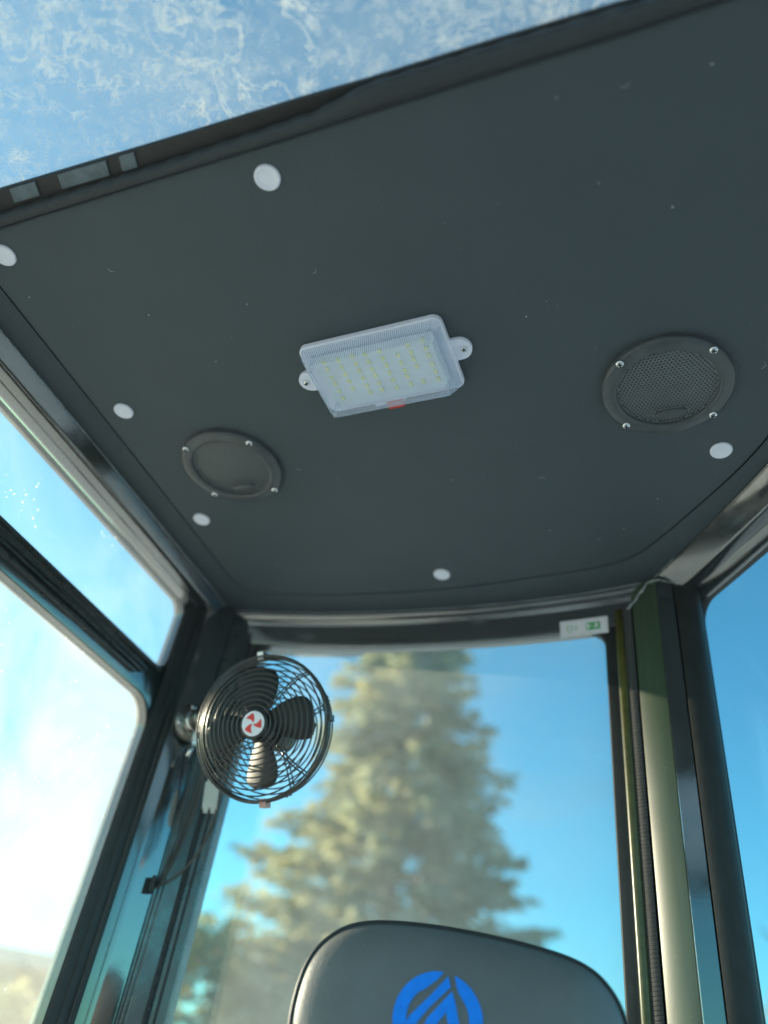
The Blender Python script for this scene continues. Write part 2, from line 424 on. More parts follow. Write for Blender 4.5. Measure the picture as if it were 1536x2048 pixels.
# lint caught on the cloth
b = MB(); rl = random.Random(5)
for _ in range(24):
    x, y = rl.uniform(-.78, .15), rl.uniform(.32, 1.05)
    if x > .0 and y > .92: continue
    if rl.random() < .6: b.box((x, y, H - .0016), (rl.uniform(.0006, .0014), rl.uniform(.0006, .0016), .0004), Matrix.Rotation(rl.uniform(0, 3), 3, 'Z'))
    else:
        a = rl.uniform(0, 6.28); L = rl.uniform(.004, .012)
        b.tube([(x, y, H - .0014), (x + L * .5 * math.cos(a), y + L * .5 * math.sin(a), H - .0022), (x + L * math.cos(a + .6), y + L * math.sin(a + .6), H - .0014)], .00012, 4)
lt = b.build('lint', 'white_cap', headliner); lt['kind'] = 'stuff'

# frame rails around the roof
def arc(c, r, a0, a1, n): return [(c[0] + r * math.cos(R(a)), c[1] + r * math.sin(R(a))) for a in np.linspace(a0, a1, n)]
prof_left = [(.0, .004), (.0, -.0012), (.0010, -.0030), (.0095, -.0250), (.0110, -.0272), (.0135, -.0288), (.024, -.0300), (.036, -.0305), (.0375, -.0292), (.0390, -.0305), (.056, -.0298), (.066, -.0282), (.070, -.025), (.072, -.02), (.072, .02)]
V, F = sweep2d(lerp_path(E_left, .05), prof_left, H); mesh('roof_rail', V, F, 'paint', cab, auto=38)
prof_rear = [(.0, .004), (.0, -.0015)] + arc((.014, -.004), .014, 180, 250, 7) + [(.0125, -.024), (.0135, -.028), (.018, -.060), (.0195, -.066), (.024, -.0685), (.045, -.0685)]
V, F = sweep2d(E_rear, prof_rear, H); mesh('rear_beam', V, F, 'paint', cab, auto=38)
prof_right = [(.0, .004), (.0, -.0015), (.0012, -.0035), (.0028, -.0030), (.0040, -.0048), (.0060, -.0075), (.0240, -.0315), (.0262, -.0335), (.0290, -.0345), (.044, -.0375), (.0455, -.0362), (.047, -.0380), (.060, -.0455), (.064, -.047), (.068, -.047), (.075, -.02)]
V, F = sweep2d(E_right, prof_right, H); mesh('roof_rail', V, F, 'paint', cab, auto=38)

# pillars: extruded sections
def pillar(name, sec, z0, z1, mat, smooth=30, thick=None, steps=1):
    k = len(sec); V = []; F = []
    for i in range(steps + 1):
        z = z0 + (z1 - z0) * i / steps; V += [(p[0], p[1], z) for p in sec]
    for i in range(steps):
        for j in range(k - 1): F.append((i * k + j, i * k + j + 1, (i + 1) * k + j + 1, (i + 1) * k + j))
    return mesh(name, V, F, mat, cab, auto=smooth)
ZB = ZF
# right rear pillar
pillar('rear_pillar', [(-.163, 1.226), (-.1605, 1.213), (-.152, 1.205), (-.1455, 1.2015)], ZB, H - .060, 'rubber')
b = MB(); b.tube([(-.1345, 1.1935, ZB), (-.1345, 1.1935, Z0 + .2), (-.1345, 1.1935, Z0 + .62), (-.1345, 1.1945, H - .040)], .0085, 14); b.build('pillar_trim_tube', 'tube', cab, smooth=True)
pillar('edge_rubber', [(-.145, 1.205), (-.1265, 1.1855), (-.1225, 1.1815), (-.1175, 1.1785), (-.1125, 1.178)], ZB, H - .032, 'ribbed', 50)
pillar('rear_pillar', [(-.0668, 1.1525), (-.0662, 1.1512), (-.0650, 1.1503), (-.0635, 1.1503), (-.0415, 1.1468), (-.0403, 1.1468), (-.0393, 1.149)], ZB, H - .004, 'paint', 25)
pillar('rear_pillar', [(-.1125, 1.186), (-.1095, 1.1775), (-.1085, 1.1762), (-.0682, 1.1519), (-.0670, 1.1516), (-.0668, 1.1530)], ZB, H - .004, 'reflection_dusty', 25)
pillar('edge_rubber', [(-.0393, 1.151), (-.0375, 1.1455), (-.030, 1.1425), (-.018, 1.1420), (-.008, 1.1435), (-.002, 1.147), (.0003, 1.152), (.0005, 1.162)], ZB, H - .03, 'rubber', 40)
# left rear pillar
pillar('rear_pillar', [(-.976, 1.058), (-.968, 1.0525), (-.960, 1.0560), (-.955, 1.0625), (-.951, 1.0615), (-.9455, 1.0660), (-.9435, 1.0715), (-.9385, 1.0715), (-.934, 1.0765)], ZB, H - .028, 'rubber', 40)
pillar('rear_pillar', [(-.936, 1.0775), (-.9335, 1.0770), (-.916, 1.0870), (-.9145, 1.0890), (-.8965, 1.1150), (-.8955, 1.1168)], ZB, H - .010, 'paint', 25)
pillar('rear_pillar', [(-.897, 1.120), (-.8940, 1.1180), (-.8915, 1.1215), (-.8925, 1.1235), (-.8895, 1.1240), (-.8870, 1.1275), (-.8880, 1.1290), (-.8850, 1.1300), (-.8690, 1.1485)], ZB, H - .012, 'paint_satin', 25)
pillar('edge_rubber', [(-.871, 1.152), (-.8685, 1.1475), (-.8645, 1.1470), (-.8620, 1.1505), (-.8625, 1.1545)], ZB, H - .03, 'ribbed', 50)
pillar('rear_pillar', [(-.8645, 1.1545), (-.862, 1.1550), (-.8425, 1.1660), (-.8420, 1.185)], ZB, H - .05, 'paint_satin', 30)

b = MB(); b.prism([(-.157, 1.226), (-.150, 1.213), (-.113, 1.190), (-.068, 1.160), (-.036, 1.1535), (-.006, 1.154), (-.001, 1.165), (-.012, 1.20), (-.08, 1.25)], lambda x, y: (x, y, ZB), lambda x, y: (x, y, H + .01)); b.build('pillar_core', 'paint_satin', cab)
b = MB(); b.prism([(-.972, 1.066), (-.958, 1.068), (-.938, 1.082), (-.918, 1.093), (-.902, 1.120), (-.875, 1.154), (-.847, 1.170), (-.847, 1.195), (-.90, 1.20), (-1.0, 1.12), (-1.0, 1.07)], lambda x, y: (x, y, ZB), lambda x, y: (x, y, H + .01)); b.build('pillar_core', 'paint_satin', cab)
# window frames with rounded openings, on a mapped sheet
def rrect(u0, u1, v0, v1, r, n=8):
    P = []
    for (cu_, cv_, a0) in ((u1 - r, v1 - r, 0), (u0 + r, v1 - r, 90), (u0 + r, v0 + r, 180), (u1 - r, v0 + r, 270)):
        P += [(cu_ + r * math.cos(R(a)), cv_ + r * math.sin(R(a))) for a in np.linspace(a0, a0 + 90, n)]
    out = []
    for i in range(len(P)):
        a, b_ = P[i], P[(i + 1) % len(P)]; L = math.hypot(b_[0] - a[0], b_[1] - a[1]); k = max(1, int(L / .06))
        out += [(a[0] + (b_[0] - a[0]) * j / k, a[1] + (b_[1] - a[1]) * j / k) for j in range(k)]
    return out
def frame_plate(name, fmap, u0, u1, v0, v1, r, brd, d0, d1, mat):
    """brd = (left, right, bottom, top) widths; fmap(u, v, depth) -> world"""
    inn = rrect(u0, u1, v0, v1, r); out = []
    cu0, cu1, cv0, cv1 = u0 + r, u1 - r, v0 + r, v1 - r
    for (u, v) in inn:
        uu = u0 - brd[0] if u < cu0 else (u1 + brd[1] if u > cu1 else u)
        vv = v0 - brd[2] if v < cv0 else (v1 + brd[3] if v > cv1 else v)
        if u < cu0 and cv0 <= v <= cv1: vv = v
        out.append((uu, vv))
    n = len(inn); V = []; F = []
    bev = .0035
    def grow(k): # inner edge pulled outward a little for a rounded lip
        res = []
        for (u, v) in inn:
            du = (u - min(max(u, cu0), cu1)); dv = (v - min(max(v, cv0), cv1)); L = math.hypot(du, dv) or 1
            res.append((u + du / L * k, v + dv / L * k))
        return res
    layers = [(out, d0), (grow(bev), d0), (grow(bev * .3), d0 + bev * .3), (inn, d0 + bev), (inn, d1), (out, d1)]
    for P, d in layers: V += [tuple(fmap(u, v, d)) for (u, v) in P]
    for k in range(len(layers) - 1):
        for i in range(n): F.append((k * n + i, k * n + (i + 1) % n, (k + 1) * n + (i + 1) % n, (k + 1) * n + i))
    return mesh(name, V, F, mat, cab, auto=40, fixn=True)
def sheet(name, fmap, u0, u1, v0, v1, d, th, mat, nu=1, nv=1):
    V = []; F = []
    for k in range(2):
        for i in range(nu + 1):
            for j in range(nv + 1): V.append(tuple(fmap(u0 + (u1 - u0) * i / nu, v0 + (v1 - v0) * j / nv, d + th * k)))
    q = (nu + 1) * (nv + 1); w = nv + 1
    for i in range(nu):
        for j in range(nv):
            a = i * w + j; F += [(a, a + 1, a + w + 1, a + w), (q + a, q + a + w, q + a + w + 1, q + a + 1)]
    for i in range(nu):
        a = i * w; F.append((a, a + w, q + a + w, q + a)); a += nv; F.append((a, q + a, q + a + w, a + w))
    for j in range(nv):
        F.append((j, q + j, q + j + 1, j + 1)); a = nu * w + j; F.append((a, a + 1, q + a + 1, q + a))
    return mesh(name, V, F, mat, cab, auto=30)
# left side sheet: u = y along, v = z, depth outward
def map_left(u, v, d):
    return Vector((-.931 - (u - .5) * .0785 - d, u, Z0 + v))
frame_plate('side_window_frame', map_left, -.45, 1.052, .622, .770, .028, (.08, .06, .033, .03), -.004, .02, 'paint')
frame_plate('side_window_frame', map_left, -.45, 1.052, -.55, .553, .05, (.08, .06, .3, .035), -.0045, .02, 'paint')
# sliding tracks on the cross bar
for (v0, v1, dd, ue) in ((.611, .6165, .006, 1.035), (.596, .600, .004, 1.0), (.583, .5865, .009, .985), (.572, .5755, .009, .965)):
    b = MB(); pts = [(-.44, v0), (ue, v0), (ue, v1), (-.44, v1)]
    b.prism(pts, lambda u, v: map_left(u, v, -.0045), lambda u, v: map_left(u, v, -.0045 - dd)); b.build('window_track', 'paint_satin', cab)
sheet('window_pane', map_left, -.47, 1.07, .61, .782, .008, .004, 'glass_left_top')
sheet('window_pane', map_left, -.47, 1.07, -.57, .57, .010, .004, 'glass_left')
# rear sheet: u = x along, depth outward from the rear path
rx = [p.x for p in E_rear]; ry = [p.y for p in E_rear]
def map_rear(u, v, d):
    return Vector((u, float(np.interp(u, rx, ry)) + .024 + d, Z0 + v))
frame_plate('rear_window_frame', map_rear, -.852, -.163, -.40, .7285, .034, (.02, .02, .3, .004), 0, .016, 'rubber')
sheet('window_pane', map_rear, -.87, -.15, -.42, .742, .006, .004, 'glass_rear', 60)
# right-rear sheet follows the chamfer and then the right side
o_path = []
for i, p in enumerate(E_right):
    d = (E_right[min(i + 1, len(E_right) - 1)] - E_right[max(i - 1, 0)]).normalized(); o_path.append(p + Vector((-d.y, d.x)) * .062)
acc = [0]
for a, b_ in zip(o_path[:-1], o_path[1:]): acc.append(acc[-1] + (b_ - a).length)
ox = [p.x for p in o_path]; oy = [p.y for p in o_path]
def map_right(u, v, d):
    x = float(np.interp(u, acc, ox)); y = float(np.interp(u, acc, oy)); e = .01
    dx = float(np.interp(u + e, acc, ox)) - float(np.interp(u - e, acc, ox)); dy = float(np.interp(u + e, acc, oy)) - float(np.interp(u - e, acc, oy))
    L = math.hypot(dx, dy) or 1
    return Vector((x - dy / L * d, y + dx / L * d, Z0 + v))
# distance along the sheet at which the pillar edge (azimuth 0.5 deg) lies
us = np.linspace(0, acc[-1], 800); u_edge = next(u for u in us if math.atan2(map_right(u, 0, .016).x, map_right(u, 0, .016).y) > R(.12))
frame_plate('side_window_frame', map_right, u_edge, acc[-1] - .05, -.45, .7495, .035, (.016, .04, .3, .012), -.001, .016, 'rubber')
sheet('window_pane', map_right, u_edge - .012, acc[-1] - .03, -.47, .757, .006, .004, 'glass_right', 40)

# lower shell of the cab, floor, front frame and windscreen
b = MB()
low = [Vector((-.86, -.62)), Vector((-.905, .2)), Vector((-.99, 1.07)), Vector((-.87, 1.19)), Vector((-.66, 1.225)), Vector((-.35, 1.24)), Vector((-.12, 1.225)), Vector((.0, 1.17)), Vector((.20, .9)), Vector((.295, .68)), Vector((.31, .2)), Vector((.30, -.62))]
def wall(i0, i1, z0, z1, name, mat='panel'):
    bb = MB()
    for i in range(i0, i1):
        a, c = low[i], low[i + 1]; d = (c - a).normalized(); o = Vector((-d.y, d.x)) * .02
        bb.add([(a.x, a.y, z0), (c.x, c.y, z0), (c.x, c.y, z1), (a.x, a.y, z1), (a.x + o.x, a.y + o.y, z0), (c.x + o.x, c.y + o.y, z0), (c.x + o.x, c.y + o.y, z1), (a.x + o.x, a.y + o.y, z1)],
               [(0, 1, 2, 3), (4, 7, 6, 5), (0, 4, 5, 1), (3, 2, 6, 7), (0, 3, 7, 4), (1, 5, 6, 2)])
    return bb.build(name, mat, cab)
wall(0, 2, ZF, Z0 - .56, 'lower_side_panel'); wall(2, 8, ZF, Z0 - .42, 'lower_rear_panel'); wall(7, 11, ZF, Z0 - .46, 'lower_side_panel')
b = MB(); b.prism([(p.x, p.y) for p in low], lambda x, y: (x, y, ZF - .05), lambda x, y: (x, y, ZF)); b.build('cab_floor', 'floor', cab)
b = MB(); b.prism([(p.x * 1.02, p.y * 1.0) for p in low], lambda x, y: (x, y, .22), lambda x, y: (x, y, ZF - .051)); b.build('machine_deck', 'paint_satin', cab)
for x in (-.85, .285):
    b = MB(); b.box((x, -.60, (ZF + H) / 2), (.06, .06, H - ZF - .01)); b.build('front_pillar', 'paint_satin', cab)
b = MB(); b.box((-.285, -.60, H - .03), (1.06, .05, .06)); b.build('front_beam', 'paint_satin', cab)
sheet('windscreen', lambda u, v, d: Vector((u, -.60 - d, Z0 + v)), -.82, .255, -.9, .72, 0, .005, 'glass_right')
for x in (-.855, .262):
    b = MB(); b.box((x, -.20, H - .012), (.05, .74, .05)); b.build('front_roof_rail', 'paint', cab)
# roof window with its black printed border and rolled trim
ztop = H + .012
sheet('roof_window_pane', lambda u, v, d: Vector((u, v, ztop + d)), -.86, .27, -.60, .275, 0, .005, 'glass_top')
gl_edge = lambda x: float(np.interp(x, [-.85, -.70, -.45, -.30, -.262, -.235, -.10, .02, .26], [.2145, .2225, .2385, .2470, .2500, .2520, .2595, .2675, .275]))
b = MB(); xs = np.linspace(-.83, .235, 60); V = []; F = []
for x in xs:
    e = gl_edge(x)
    V += [(x, e, ztop - .001), (x, e, ztop - .004), (x, e + .0015, ztop - .006), (x, e + .045, ztop - .0075)]
for i in range(len(xs) - 1):
    for j in range(3): F.append((4 * i + j, 4 * i + 4 + j, 4 * i + 5 + j, 4 * i + 1 + j))
mesh('glass_border', V, F, 'rubber', cab, auto=40)
tr_edge = lambda x: float(np.interp(x, [-.85, -.72, -.45, -.30, -.262, -.235, -.10, .02, .26], [.238, .2455, .2575, .2615, .2575, .2545, .2620, .270, .277]))
V = []; F = []; K = 11
for i, x in enumerate(np.linspace(-.84, .235, 240)):
    y0 = tr_edge(x) + .0006 * math.sin(i * .9); y1 = F_line(x) + .001; w = y1 - y0
    V.append((x, y0 + .001, ztop))
    for k in range(K):
        a = math.pi * k / (K - 1)
        rr_ = 1 + .03 * math.sin(i * 1.7 + k) * (1 if -.6 < x < -.35 else .25)
        V.append((x, y0 + w * .42 * (1 - math.cos(a)), H - .001 - .0105 * math.sin(a) ** .8 * rr_))
    V += [(x, y0 + w * .86, H - .0035), (x, y1 - .001, H - .0025), (x, y1 + .001, H + .003)]
KK = K + 4
for i in range(239):
    for j in range(KK - 1): F.append((KK * i + j, KK * (i + 1) + j, KK * (i + 1) + j + 1, KK * i + j + 1))
mesh('rolled_trim', V, F, 'roll', cab, auto=60)
# added grey patches that paint window reflections onto the glass border
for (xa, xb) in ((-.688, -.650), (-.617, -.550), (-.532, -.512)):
    b = MB(); b.prism([(xa, gl_edge(xa) + .0025), (xb, gl_edge(xb) + .0025), (xb - .006, gl_edge(xb) + .018), (xa - .006, gl_edge(xa) + .018)], lambda x, y: (x, y, ztop - .0062), lambda x, y: (x, y, ztop - .0088)); b.build('reflection_patch', 'border_reflection', cab)
# piping bead along the trim
b = MB(); b.tube([(x, tr_edge(x) + .002, H - .0045) for x in np.linspace(-.84, .235, 100)], .0022, 8); b.build('piping', 'rubber', cab, smooth=True)

# chalky sealant beads where rails and right pillar meet, and thin seams
def bead(pts, r, name='sealant_bead', jit=.002, mat='sealant'):
    P = []
    for p in lerp_path(pts, .004): P.append(p + Vector((random.gauss(0, jit), random.gauss(0, jit), random.gauss(0, jit * .5))))
    b = MB(); b.tube(P, [r * random.uniform(.35, 1.3) for _ in P], 6); return b.build(name, mat, cab, smooth=True)
bead([(-.116, 1.1755, Z0 + .748), (-.097, 1.1665, Z0 + .768), (-.078, 1.1555, Z0 + .786)], .0022, jit=.0011)
bead([(-.078, 1.1555, Z0 + .786), (-.060, 1.1475, Z0 + .783), (-.040, 1.1450, Z0 + .774), (-.022, 1.1410, Z0 + .764)], .0020, jit=.001)
bead([(-.10, 1.176, H - .002), (-.082, 1.168, H - .002)], .0016, jit=.0012)
bead([(-.074, 1.163, H - .003), (-.03, 1.103, H - .003)], .0008, jit=.0003)
bead([(-.913, 1.121, H - .003), (-.905, 1.122, H - .005), (-.90, 1.124, H - .012)], .0013, jit=.0005)
b = MB(); b.tube([(p.x, p.y, H - .0022) for p in [q for q in E_rear]], .0011, 6); b.build('beam_seam', 'grey_fit', cab, smooth=True)
b = MB(); b.tube([(p.x - .0005, p.y, H - .0022) for p in lerp_path(E_left, .1)], .0009, 6); b.build('rail_seam', 'sealant', cab, smooth=True)
# housing fixed outside above the rear window
b = MB()
b.prism([(-.875, .755), (-.845, .758), (-.70, .760), (-.672, .766), (-.672, .80), (-.875, .80)], lambda u, v: map_rear(u, v, .045), lambda u, v: map_rear(u, v, .10))
b.lathe([(.016, -.012), (.016, .004), (.012, .008), (0, .008)], 16, Matrix.Translation(map_rear(-.79, .757, .07)) @ Matrix.Rotation(math.pi, 4, 'X'))
b.build('exterior_housing', 'grey_fit', cab)

# ------------------------------------------------------------------ ceiling speakers
def screw(parent, loc, r=.0058, name='screw', axis=None, keep=False):
    b = MB(); mt = Matrix.Translation(loc)
    if axis is not None: mt = mt @ Vector(axis).to_track_quat('Z', 'Y').to_matrix().to_4x4()
    else: mt = mt @ Matrix.Rotation(math.pi, 4, 'X')
    mt = mt @ Matrix.Rotation(random.uniform(0, 3), 4, 'Z')
    b.lathe([(r, 0), (r * .97, r * .25), (r * .8, r * .5), (r * .5, r * .66), (r * .2, r * .7), (0, r * .7)], 18, mt)
    o = b.build(name, 'steel', parent, smooth=True, keep=keep)
    b2 = MB()
    for a in (0, math.pi / 2):
        b2.box((mt @ Vector((0, 0, r * .60))), (r * 1.1, r * .26, r * .3), (mt.to_3x3() @ Matrix.Rotation(a, 3, 'Z')))
    s = b2.build('cross_slot', 'black', o, keep=False); return o
def make_speaker(loc, label, rz):
    t = thing('ceiling_speaker', loc, label, 'speaker', 'round speakers in the headliner', rz)
    b = MB(); b.lathe([(.0632, -.001), (.0634, -.0085), (.0642, -.0098), (.0660, -.0104), (.0700, -.0106), (.0785, -.0096), (.0812, -.0082), (.0824, -.0060), (.0828, -.0022), (.0822, -.0010), (.0845, -.0010), (.0848, .002)], 72)
    b.build('ring', 'speaker_ring', t, auto=40, keep=False)
    # perforated grille: hexagonal cells with real holes
    b = MB(); s = .0048; rad = .0632; h = lambda r: -.0050 - .0026 * (1 - (r / rad) ** 2)
    nn = int(rad / s) + 2
    def clip(x, y):
        r = math.hypot(x, y)
        if r > rad: x, y = x * rad / r, y * rad / r; r = rad
        return (x, y, h(r))
    for j in range(-int(nn * 1.2), int(nn * 1.2) + 1):
        for i in range(-nn, nn + 1):
            cx = (i + .5 * (j & 1)) * s; cy = j * s * .866
            r = math.hypot(cx, cy)
            if r > rad + s * .6: continue
            oc = [clip(cx + s * .5774 * math.cos(R(30 + 60 * k)), cy + s * .5774 * math.sin(R(30 + 60 * k))) for k in range(6)]
            inb = ((cx / .024) ** 2 + ((cy - .044) / .0085) ** 2) < 1
            if r > rad - s * .62 or inb: b.add(oc, [tuple(range(6))]); continue
            ic_ = [(cx + s * .39 * math.cos(R(30 + 60 * k)), cy + s * .39 * math.sin(R(30 + 60 * k)), h(r)) for k in range(6)]
            b.add(oc + ic_, [(k, (k + 1) % 6, 6 + (k + 1) % 6, 6 + k) for k in range(6)])
    b.build('grille', 'speaker_grille', t, keep=False)
    b = MB(); b.lathe([(.0632, -.0005), (.02, -.0005), (0, -.0005)], 32); b.build('cavity', 'black', t, keep=False)
    b = MB(); b.lathe([(1, -.005), (.97, -.0078), (.88, -.0100), (.6, -.0112), (0, -.0116)], 32, Matrix.Translation((0, .044, -.0005)), .0215, .0072); b.build('badge', 'speaker_ring', t, smooth=True, keep=False)
    for k in range(4): screw(t, (.0780 * math.cos(R(49 + 90 * k)), .0780 * math.sin(R(49 + 90 * k)), -.0092))
    return t
sp = make_speaker((-.0015, .7215, H - .001), 'black round speaker with perforated grille, right of the ceiling lamp', 0)
sp2 = copy_tree(sp); sp2.location = (-.668, .7195, H - .001); sp2.rotation_euler = (0, 0, R(3)); sp2['label'] = 'black round speaker with perforated grille, above the cage fan, left of the ceiling lamp'

# ------------------------------------------------------------------ ceiling lamp
lp = thing('ceiling_lamp', (-.3510, .5885, H - .001), 'white rectangular ceiling lamp with clear ribbed cover and rows of yellow chips', 'lamp', rz=R(.6))
def rbox_rings(spec, n=6):
    """stack of rounded rectangles (half x, half y, radius, z, dx, dy)"""
    V = []; F = []; cnt = None
    for (hx, hy, r, z, dx, dy) in spec:
        P = []
        for (sx, sy, a0) in ((1, 1, 0), (-1, 1, 90), (-1, -1, 180), (1, -1, 270)):
            P += [(dx + sx * (hx - r) + r * math.cos(R(a)), dy + sy * (hy - r) + r * math.sin(R(a)), z) for a in np.linspace(a0, a0 + 90, n)]
        cnt = len(P); V += P
    for k in range(len(spec) - 1):
        for i in range(cnt): F.append((k * cnt + i, k * cnt + (i + 1) % cnt, (k + 1) * cnt + (i + 1) % cnt, (k + 1) * cnt + i))
    return V, F, cnt
V, F, c_ = rbox_rings([(.099, .058, .011, 0, 0, 0), (.1005, .0595, .012, -.002, 0, 0), (.1005, .0595, .012, -.0085, 0, 0), (.099, .058, .011, -.0105, 0, 0), (.0985, .0575, .011, -.0107, 0, 0), (.0965, .0555, .010, -.0085, 0, 0)])
F.append(tuple(range(len(V) - c_, len(V)))); mesh('base', V, F, 'lamp_white', lp, auto=35, keep=False)
for s in (-1, 1):
    pts = [(.099, -.017)] + [(.1085 + .0165 * math.cos(R(a)), .0165 * math.sin(R(a))) for a in range(-90, 91, 12)] + [(.099, .017)]
    b = MB(); b.prism([(p[0] * s, p[1]) for p in pts], lambda x, y: (x, y, 0), lambda x, y: (x, y, -.0055)); tb = b.build('mounting_tab', 'lamp_white', lp, auto=35, keep=False)
    screw(tb, (s * .1145, 0, -.0054), .0048)
b = MB(); b.box((0, .003, -.0125), (.172, .092, .002)); b.build('led_board', 'pcb', lp, keep=False)
for i in range(8):
    for j in range(6):
        if (i, j) in ((1, 5), (5, 0), (6, 4)): continue
        b = MB(); b.box((-.070 + i * .020 + .001 * ((i * 7) % 3 - 1), -.032 + j * .0128 + random.uniform(-.0016, .0016), -.0144), (.0046, .0070, .0018)); b.build('led', 'led', lp, keep=False)
# cover: tapering box, ribbed sides, prismatic face
hx0, hy0, hx1, hy1 = .0985, .0575, .0868, .0468; dz0, dz1 = -.0105, -.0405
dxl, dyl = .0035, -.0105
V, F, c_ = rbox_rings([(hx0, hy0, .008, dz0, 0, 0), (hx0 - .001, hy0 - .001, .008, dz0 - .004, .0002, -.0004), (hx1 + .0008, hy1 + .0008, .0065, dz1 + .0025, .001, -.002), (hx1 - .001, hy1 - .001, .006, dz1, .001, -.002)], 5)
lens = mesh('cover', V, F, 'lens', lp, auto=30, keep=False)
b = MB()
NX, NY = 38, 20; x0, x1 = -hx1 + .0015 + .001, hx1 - .0015 + .001; y0, y1 = -hy1 + .0015 - .002, hy1 - .0015 - .002
for i in range(NX):
    for j in range(NY):
        ax, bx_ = x0 + (x1 - x0) * i / NX, x0 + (x1 - x0) * (i + 1) / NX; ay, by = y0 + (y1 - y0) * j / NY, y0 + (y1 - y0) * (j + 1) / NY
        b.add([(ax, ay, dz1), (bx_, ay, dz1), (bx_, by, dz1), (ax, by, dz1), ((ax + bx_) / 2, (ay + by) / 2, dz1 - .0020)], [(0, 1, 4), (1, 2, 4), (2, 3, 4), (3, 0, 4)])
pf = b.build('prismatic_face', 'lens', lens, keep=False); pf['kind'] = 'stuff'
b = MB()
def rib(p0, p1, w):
    b.tube([p0, p1], w, 4)
for i in range(64):
    f = (i + .5) / 64
    for s in (-1, 1):
        rib((-hx0 + .008 + f * (2 * hx0 - .016), s * (hy0 - .0005), dz0 - .004), (-hx1 + .006 + f * (2 * hx1 - .012) + .001, s * (hy1 + .0006) - .002, dz1 + .003), .0008)
for i in range(34):
    f = (i + .5) / 34
    for s in (-1, 1):
        rib((s * (hx0 - .0005), -hy0 + .008 + f * (2 * hy0 - .016), dz0 - .004), (s * (hx1 + .0006) + .001, -hy1 + .006 + f * (2 * hy1 - .012) - .002, dz1 + .003), .0008)
rb = b.build('side_ribs', 'lens', lens, keep=False); rb['kind'] = 'stuff'
for sx in (-1, 1):
    for sy in (-1, 1):
        b = MB(); b.tube([(sx * .083, sy * .042, dz0), (sx * .081, sy * .040 - .002, dz1 + .001)], .0032, 10); b.build('screw_post', 'lens', lens, keep=False, smooth=True)
b = MB(); b.prism([(-.016, -.0105), (.006, -.0105), (.010, -.0025), (.0, -.004), (-.016, -.0015)], lambda x, z: (x + .0, .0585, z), lambda x, z: (x, .0720, z)); b.build('rocker_switch', 'red', lp, keep=False)
b = MB(); b.box((-.012, .0625, -.004), (.044, .006, .006)); b.build('switch_housing', 'lamp_white', lp, keep=False)

# ------------------------------------------------------------------ cage fan
FC = Vector((-.6445, .951, Z0 + .4495))
fan = thing('cage_fan', FC, 'small black cage fan with red and white centre badge, clamped to left rear pillar', 'fan')
ax = Vector((.08, -.95, -.27)).normalized()           # blowing direction
upv = Vector((0, 0, 1)); upv = (upv - ax * upv.dot(ax)).normalized(); rt = upv.cross(ax)   # right seen from the front: mirrored below
rot_ = Matrix((rt, upv, ax)).transposed()
ROLL = R(5); rot_ = rot_ @ Matrix.Rotation(ROLL, 3, 'Z')
FM = Matrix.Translation(FC) @ rot_.to_4x4()
RF = .1085
def fpt(r, a, z): return FM @ Vector((r * math.cos(a), r * math.sin(a), z))
def zfront(r): return .036 - .018 * (r / RF) ** 3 - .018 * max(0, (r / RF - .82) / .18) ** 2
def zback(r): return -.050 + .016 * (r / RF) ** 2 + .022 * max(0, (r / RF - .82) / .18) ** 2
def ring_at(r, z, w, n=56, seg=6):
    b = MB(); b.tube([fpt(r, 2 * math.pi * i / n, z) for i in range(n)], w, seg, closed=True); return b
fcage = ring_at(RF, .006, .0027).build('front_guard', 'dark_metal', fan, smooth=True)
for i in range(10):
    r = .028 + i * .0081; ring_at(r, zfront(r), .00125, 64, 5).build('guard_ring', 'dark_metal', fcage, smooth=True)
ring_at(RF - .0005, .016, .0014).build('guard_ring', 'dark_metal', fcage, smooth=True)
for q in range(4):
    a = R(45 + 90 * q)
    for s in (-1, 1):
        b = MB(); b.tube([fpt(r, a + s * .0022 / r, zfront(r) - .0022) for r in np.linspace(.020, RF, 12)] + [fpt(RF, a + s * .02, .006)], .00125, 5); b.build('guard_spoke', 'dark_metal', fcage, smooth=True)
bcage = ring_at(RF - .001, -.002, .0024).build('rear_guard', 'dark_metal', fan, smooth=True)
for i in range(9):
    r = .036 + i * .0084; ring_at(r, zback(r), .0012, 56, 5).build('guard_ring', 'dark_metal', bcage, smooth=True)
for q in range(4):
    a = R(20 + 90 * q)
    for s in (-1, 1):
        b = MB(); b.tube([fpt(r, a + s * .003 / r, zback(r)) for r in np.linspace(.03, RF - .001, 10)] + [fpt(RF - .001, a + s * .025, -.002)], .0013, 5); b.build('guard_spoke', 'dark_metal', bcage, smooth=True)
b = MB(); b.lathe([(.0, .0370), (.0195, .0370), (.0225, .0350), (.0235, .031), (.0235, .026), (.021, .024)], 36, FM); b.build('hub_cap', 'motor', fan, auto=40)
b = MB(); b.lathe([(.0185, .0370), (.0185, .0376), (0, .0378)], 36, FM); badge = b.build('badge', 'white_print', fan)
